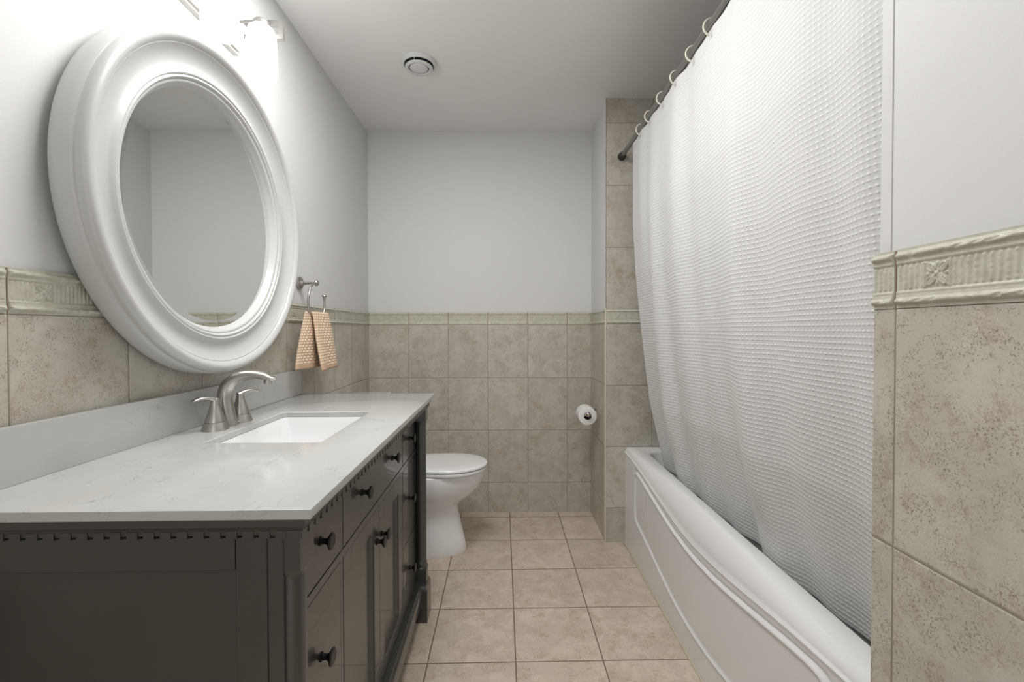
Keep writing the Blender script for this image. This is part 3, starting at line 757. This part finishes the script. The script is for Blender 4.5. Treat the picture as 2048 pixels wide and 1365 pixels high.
# ------------------------------------------------------------------ toilet
YT = 2.42
to = empty('toilet', (-.45, YT, 0)); setp(to, 'white porcelain toilet with closed lid behind the vanity', 'toilet')
def section(bm, xb, xf, hw, z, n=56, pw=2.3):
    """egg-shaped horizontal section, rounder towards the front"""
    P = []
    xm = xf - (xf - xb) * .42
    for k in range(n):
        t = 2 * PI * k / n; c_, s_ = math.cos(t), math.sin(t)
        e_ = 2 / pw if c_ < 0 else 1.0
        x = xm + ((xf - xm) * c_ if c_ >= 0 else (xm - xb) * math.copysign(abs(c_) ** e_, c_))
        y = hw * math.copysign(abs(s_) ** (1.0 if c_ >= 0 else 2 / pw), s_)
        P.append(bm.verts.new((x + .45, y, z)))
    return P
def loft(bm, R_):
    n_ = len(R_[0])
    for A, B in zip(R_[:-1], R_[1:]):
        for k in range(n_): bm.faces.new((A[k], A[(k + 1) % n_], B[(k + 1) % n_], B[k]))
    bm.faces.new(R_[0][::-1]); bm.faces.new(R_[-1]); bmesh.ops.recalc_face_normals(bm, faces=bm.faces)
bm = bmesh.new()
loft(bm, [section(bm, *p) for p in ((-.80, -.210, .105, 0), (-.80, -.208, .107, .008), (-.80, -.214, .104, .05), (-.80, -.228, .098, .11), (-.80, -.243, .093, .17), (-.80, -.253, .092, .215), (-.80, -.254, .098, .242),
    (-.80, -.238, .112, .262), (-.80, -.205, .132, .285), (-.80, -.165, .150, .318), (-.80, -.135, .162, .355), (-.80, -.116, .169, .395), (-.80, -.109, .170, .426), (-.80, -.110, .169, .433), (-.80, -.116, .165, .4365))])
obj('bowl', bm, M['porcelain'], to, smooth=60)
bm = bmesh.new(); loft(bm, [section(bm, *p) for p in ((-.58, -.112, .162, .4370), (-.58, -.108, .166, .4395), (-.58, -.100, .172, .4410), (-.58, -.098, .1735, .447), (-.58, -.100, .172, .4545), (-.58, -.108, .166, .4562))]); obj('seat', bm, M['porcelain'], to, smooth=60)
bm = bmesh.new(); loft(bm, [section(bm, *p) for p in ((-.58, -.112, .162, .4565), (-.58, -.106, .167, .4590), (-.58, -.096, .1735, .4605), (-.58, -.0945, .1745, .467), (-.58, -.098, .171, .472), (-.58, -.112, .160, .4745), (-.58, -.20, .11, .4755))]); obj('lid', bm, M['porcelain'], to, smooth=60)
bm = bmesh.new(); box(bm, XL + .010 + .45, -.66 + .45, -.19, .19, .441, .795, bev=.02, seg=4); obj('tank', bm, M['porcelain'], to, smooth=50)
bm = bmesh.new(); box(bm, XL + .006 + .45, -.652 + .45, -.197, .197, .796, .822, bev=.008, seg=3); obj('tank_lid', bm, M['porcelain'], to, smooth=50)
bm = bmesh.new(); lathe(bm, [(0, .8225), (.022, .8225), (.022, .829), (.019, .832), (0, .832)], (-.815 + .45, .0, 0), n=32); obj('flush_button', bm, M['chrome'], to)

# ------------------------------------------------------------------ toilet paper
PX, PZ = .474, .668
th = empty('toilet_paper_holder', (XB, 2.765, .690)); setp(th, 'polished nickel toilet paper holder on the tiled stub wall', 'paper holder')
bm = bmesh.new(); lathe(bm, [(0, -.0), (.024, -.0), (.025, .003), (.021, .008), (.014, .011), (.009, .015), (.007, .022), (.0062, .050), (.007, .070), (.0095, .074), (.0098, .080), (.006, .085), (0, .086)], axis=(-1, 0, 0), n=36); obj('post', bm, M['chrome'], th, smooth=45)
bm = bmesh.new(); tube(bm, [(-.076, .004, 0), (-.076, -.02, -.001), (-.076, -.10, -.001), (-.076, -.172, -.001)], .0065, 16)
lathe(bm, [(0, 0), (.0065, 0), (.0115, .004), (.0145, .010), (.0138, .017), (.009, .023), (0, .025)], (-.076, -.168, -.001), (0, -1, 0), n=32); obj('arm', bm, M['chrome'], th, smooth=45)
rl = empty('toilet_paper_roll', (XB - .076, 2.655, .690 - .0135)); setp(rl, 'white toilet paper roll hanging on the nickel holder', 'toilet paper')
bm = bmesh.new(); lathe(bm, [(.0215, -.052), (.050, -.052), (.0525, -.0505), (.0528, 0), (.0525, .0505), (.050, .052), (.0215, .052)], axis=(0, 1, 0), n=64, closed=True); obj('paper', bm, M['paper'], rl, smooth=45)
bm = bmesh.new(); lathe(bm, [(.0205, -.0525), (.0218, -.0525), (.0218, .0525), (.0205, .0525)], axis=(0, 1, 0), n=48, closed=True); obj('core', bm, M['core'], rl, smooth=45)

# ------------------------------------------------------------------ bathtub
TYA, TYB = YN + .014, YE - .001; TC = 1.6; XA = .6544; ZT = .5268
tb = empty('bathtub', (XA, TC, 0)); setp(tb, 'white alcove bathtub with swept moulded apron below the curtain', 'bathtub')
ys = np.linspace(TYA, TYB, 360); t = np.abs(ys - TC)
zA = np.interp(t, [0, .15, .35, .55, .75, .95], [.418, .425, .448, .478, .498, .503])
zBc = np.interp(t, [0, .2, .4, .55, .70], [.368, .381, .411, .437, .456]); zCc = np.interp(t, [0, .15, .3, .5, .70], [.100, .108, .134, .176, .210])
def sm(a, k=9): 
    p = np.pad(a, k, mode='edge'); return np.convolve(p, np.ones(2 * k + 1) / (2 * k + 1), 'valid')
zA, zBc, zCc = sm(zA, 14), sm(zBc, 14), sm(zCc, 14)
wS = .008 + .038 * np.clip(1 - (t / .93) ** 2, 0, 1)
nz, ns = 190, 26
P = np.zeros((len(ys), nz + ns + 2, 3))
def sg(x): return 1 / (1 + np.exp(-np.clip(x, -30, 30)))
for i, y in enumerate(ys):
    z = np.linspace(0, zA[i], nz)
    k_ = .018
    a_, b_, c_ = zBc[i] - z, z - zCc[i], np.full(nz, .694 - t[i])
    sd = -k_ * np.log(np.exp(-a_ / k_) + np.exp(-b_ / k_) + np.exp(-c_ / k_))
    bead = .0055 * np.exp(-(sd / .0055) ** 2)
    inner = .0030 * sg((sd - .006) / .002)
    br2 = .0012 * np.exp(-((y - 2.10 - (z - .3) * .1) / .004) ** 2) * sg((z - .22) / .008) * sg((.40 - z) / .008)
    gr = -.0055 * np.exp(-((sd + .0125) / .0055) ** 2) * (t[i] < .72) * (z > zBc[i] - .02)
    bd = .0050 * np.exp(-((z - zA[i]) / .0065) ** 2)
    off = bead + br2 - inner * .6 + gr + bd
    P[i, :nz, 0] = XA + .0045 - off; P[i, :nz, 1] = y; P[i, :nz, 2] = z
    a = np.linspace(0, 1, ns)
    x_ = XA + .0045 + wS[i] * a ** 2.0 - .0050 * np.exp(-((a) / .10) ** 2)
    z_ = zA[i] + (ZT - zA[i]) * (a - .06 * a ** 6) / .94
    P[i, nz:nz + ns, 0] = x_; P[i, nz:nz + ns, 1] = y; P[i, nz:nz + ns, 2] = z_
    P[i, nz + ns] = (XA + .060, y, ZT + .0005); P[i, nz + ns + 1] = (XA + .066, y, ZT + .0003)
P -= np.array([XA, TC, 0])
me = grid_mesh('apron', P); o = link('apron', me, M['acrylic'], tb)
if me.polygons[1000].normal.x > 0: me.flip_normals()
# basin and rim
bm = bmesh.new()
def br(ix, ox, iy, z, r): return [bm.verts.new((p[0] - XA, p[1] - TC, z)) for p in rrect(ix, ox, TYA + iy, TYB - iy, r, 8)]
RI = [br(XA + .060, XF - .001, 0, ZT + .0005, .001), br(XA + .088, XF - .05, .07, ZT + .0005, .09), br(XA + .094, XF - .054, .076, ZT - .003, .09), br(XA + .099, XF - .058, .081, ZT - .012, .09), br(XA + .115, XF - .075, .11, .30, .10), br(XA + .135, XF - .095, .15, .15, .11), br(XA + .20, XF - .16, .22, .11, .10)]
for A, B in zip(RI[:-1], RI[1:]):
    q = len(A)
    for k in range(q): bm.faces.new((A[k], A[(k + 1) % q], B[(k + 1) % q], B[k]))
bm.faces.new(RI[-1]); bmesh.ops.recalc_face_normals(bm, faces=bm.faces)
bm.normal_update()
if sum(f.normal.z * f.calc_area() for f in bm.faces) < 0: bmesh.ops.reverse_faces(bm, faces=bm.faces)
obj('basin', bm, M['acrylic'], tb, smooth=45)

# ------------------------------------------------------------------ curtain rod, rings, curtain
RX, RZC, RRAD = .6354, 2.115, .0118
ro = empty('curtain_rod', (RX, (YN + YE) / 2, RZC)); setp(ro, 'ribbed grey shower curtain rod with dark rubber end cap', 'curtain rod')
hl = (YE - YN) / 2
bm = bmesh.new(); tube(bm, [(0, y, 0) for y in np.linspace(-hl + .01, hl - .01, 40)], RRAD, 28); obj('pole', bm, M['rod'], ro, smooth=60)
for s in (-1, 1):
    bm = bmesh.new(); lathe(bm, [(0, 0), (.021, 0), (.022, .004), (.0205, .020), (.0165, .026), (.0160, .040), (0, .040)], (0, s * hl, 0), (0, -s, 0), n=36); obj('end_cap', bm, M['rubber'], ro, smooth=45)
ring_y = [1.397, 1.533, 1.68, 1.828, 1.985, 2.115]
labs = ['topmost in the picture', 'second from the picture top', 'third from the picture top', 'third from the end cap', 'second from the end cap', 'nearest the dark end cap']
RG = .0265
first = None
for y, lb in zip(ring_y, labs):
    if first is None:
        bm = bmesh.new()
        pts = [(RG * math.cos(a), .006 * math.sin(a * .5), RG * math.sin(a)) for a in np.linspace(math.radians(-70), math.radians(250), 44)]
        tube(bm, pts, [.0030] * 40 + [.0032, .0035, .0040, .0036], 12, flat=1.0)
        first = obj('curtain_ring', bm, M['ring'], None, smooth=60); o = first
    else:
        o = first.copy(); C.objects.link(o)
    o.location = (RX + .001, y, RZC + RRAD + .003 - RG); o.rotation_euler = (0, 0, random.uniform(-.10, .25))
    o['label'] = 'cream curtain ring on the grey rod, ' + lb; o['category'] = 'curtain ring'; o['group'] = 'curtain rings on the rod'
ncol, nrow = 620, 150
cy = np.linspace(2.272, YN + .03, ncol); zz = np.concatenate([np.linspace(2.1022, 1.9, 24), np.linspace(1.89, .47, nrow - 24)])
prx = lambda z: np.interp(z, [.47, .53, .66, .815, 1.0, 1.19, 1.45, 1.70, 2.1], [.800, .788, .757, .722, .698, .676, .650, .636, .637])
Yg, Zg = np.meshgrid(cy, zz, indexing='ij')
dn = np.clip((2.08 - Zg) / 1.55, 0, 1)
ph = 2 * PI * (Yg - 1.397) / .1445
f1 = -.0075 * np.cos(ph) * (1 - .75 * dn) * (dn + .10)
f2 = (.012 * np.sin(2 * PI * Yg / .37 + .6 + 1.1 * dn) + .010 * np.sin(2 * PI * Yg / .23 + 2.0 - 1.6 * dn)) * (.22 + .95 * dn ** .8)
f3 = .014 * np.sin(2 * PI * Yg / .61 + 4.2) * dn
edge = np.clip((2.272 - Yg) / .12, 0, 1)
X = prx(Zg) + (f1 + f2 + f3) * (.25 + .75 * edge)
low = np.clip((.62 - Zg) / .08, 0, 1)
xm_ = .764 - (Zg - .53) * .22; kk = .006
smx = np.maximum(X, xm_) + kk * np.log1p(np.exp(-np.abs(X - xm_) / kk))
bl = np.clip((.74 - Zg) / .16, 0, 1); bl = bl * bl * (3 - 2 * bl)
X = X * (1 - bl) + smx * bl
sag = -.0045 * np.sin(PI * (Yg - 1.397) / .1445) ** 2
Z = Zg + sag * np.clip((Zg - 1.7) / .38, 0, 1)
P = np.stack([X, Yg, Z], -1)
ds = np.sqrt((np.diff(P, axis=0) ** 2).sum(-1)); arc = np.concatenate([np.zeros((1, ds.shape[1])), np.cumsum(ds, 0)])
UV = np.stack([arc[:, 60:61].repeat(arc.shape[1], 1), Zg], -1)
cu0 = np.array([.64, 1.47, 2.08])
me = grid_mesh('shower_curtain', P - cu0, UV)
if me.polygons[5000].normal.x > 0: me.flip_normals()
cu = link('shower_curtain', me, M['curtain']); cu.location = cu0
md = cu.modifiers.new('thickness', 'SOLIDIFY'); md.thickness = .0012; md.offset = -1
setp(cu, 'white waffle-weave shower curtain hanging inside the bathtub', 'shower curtain')
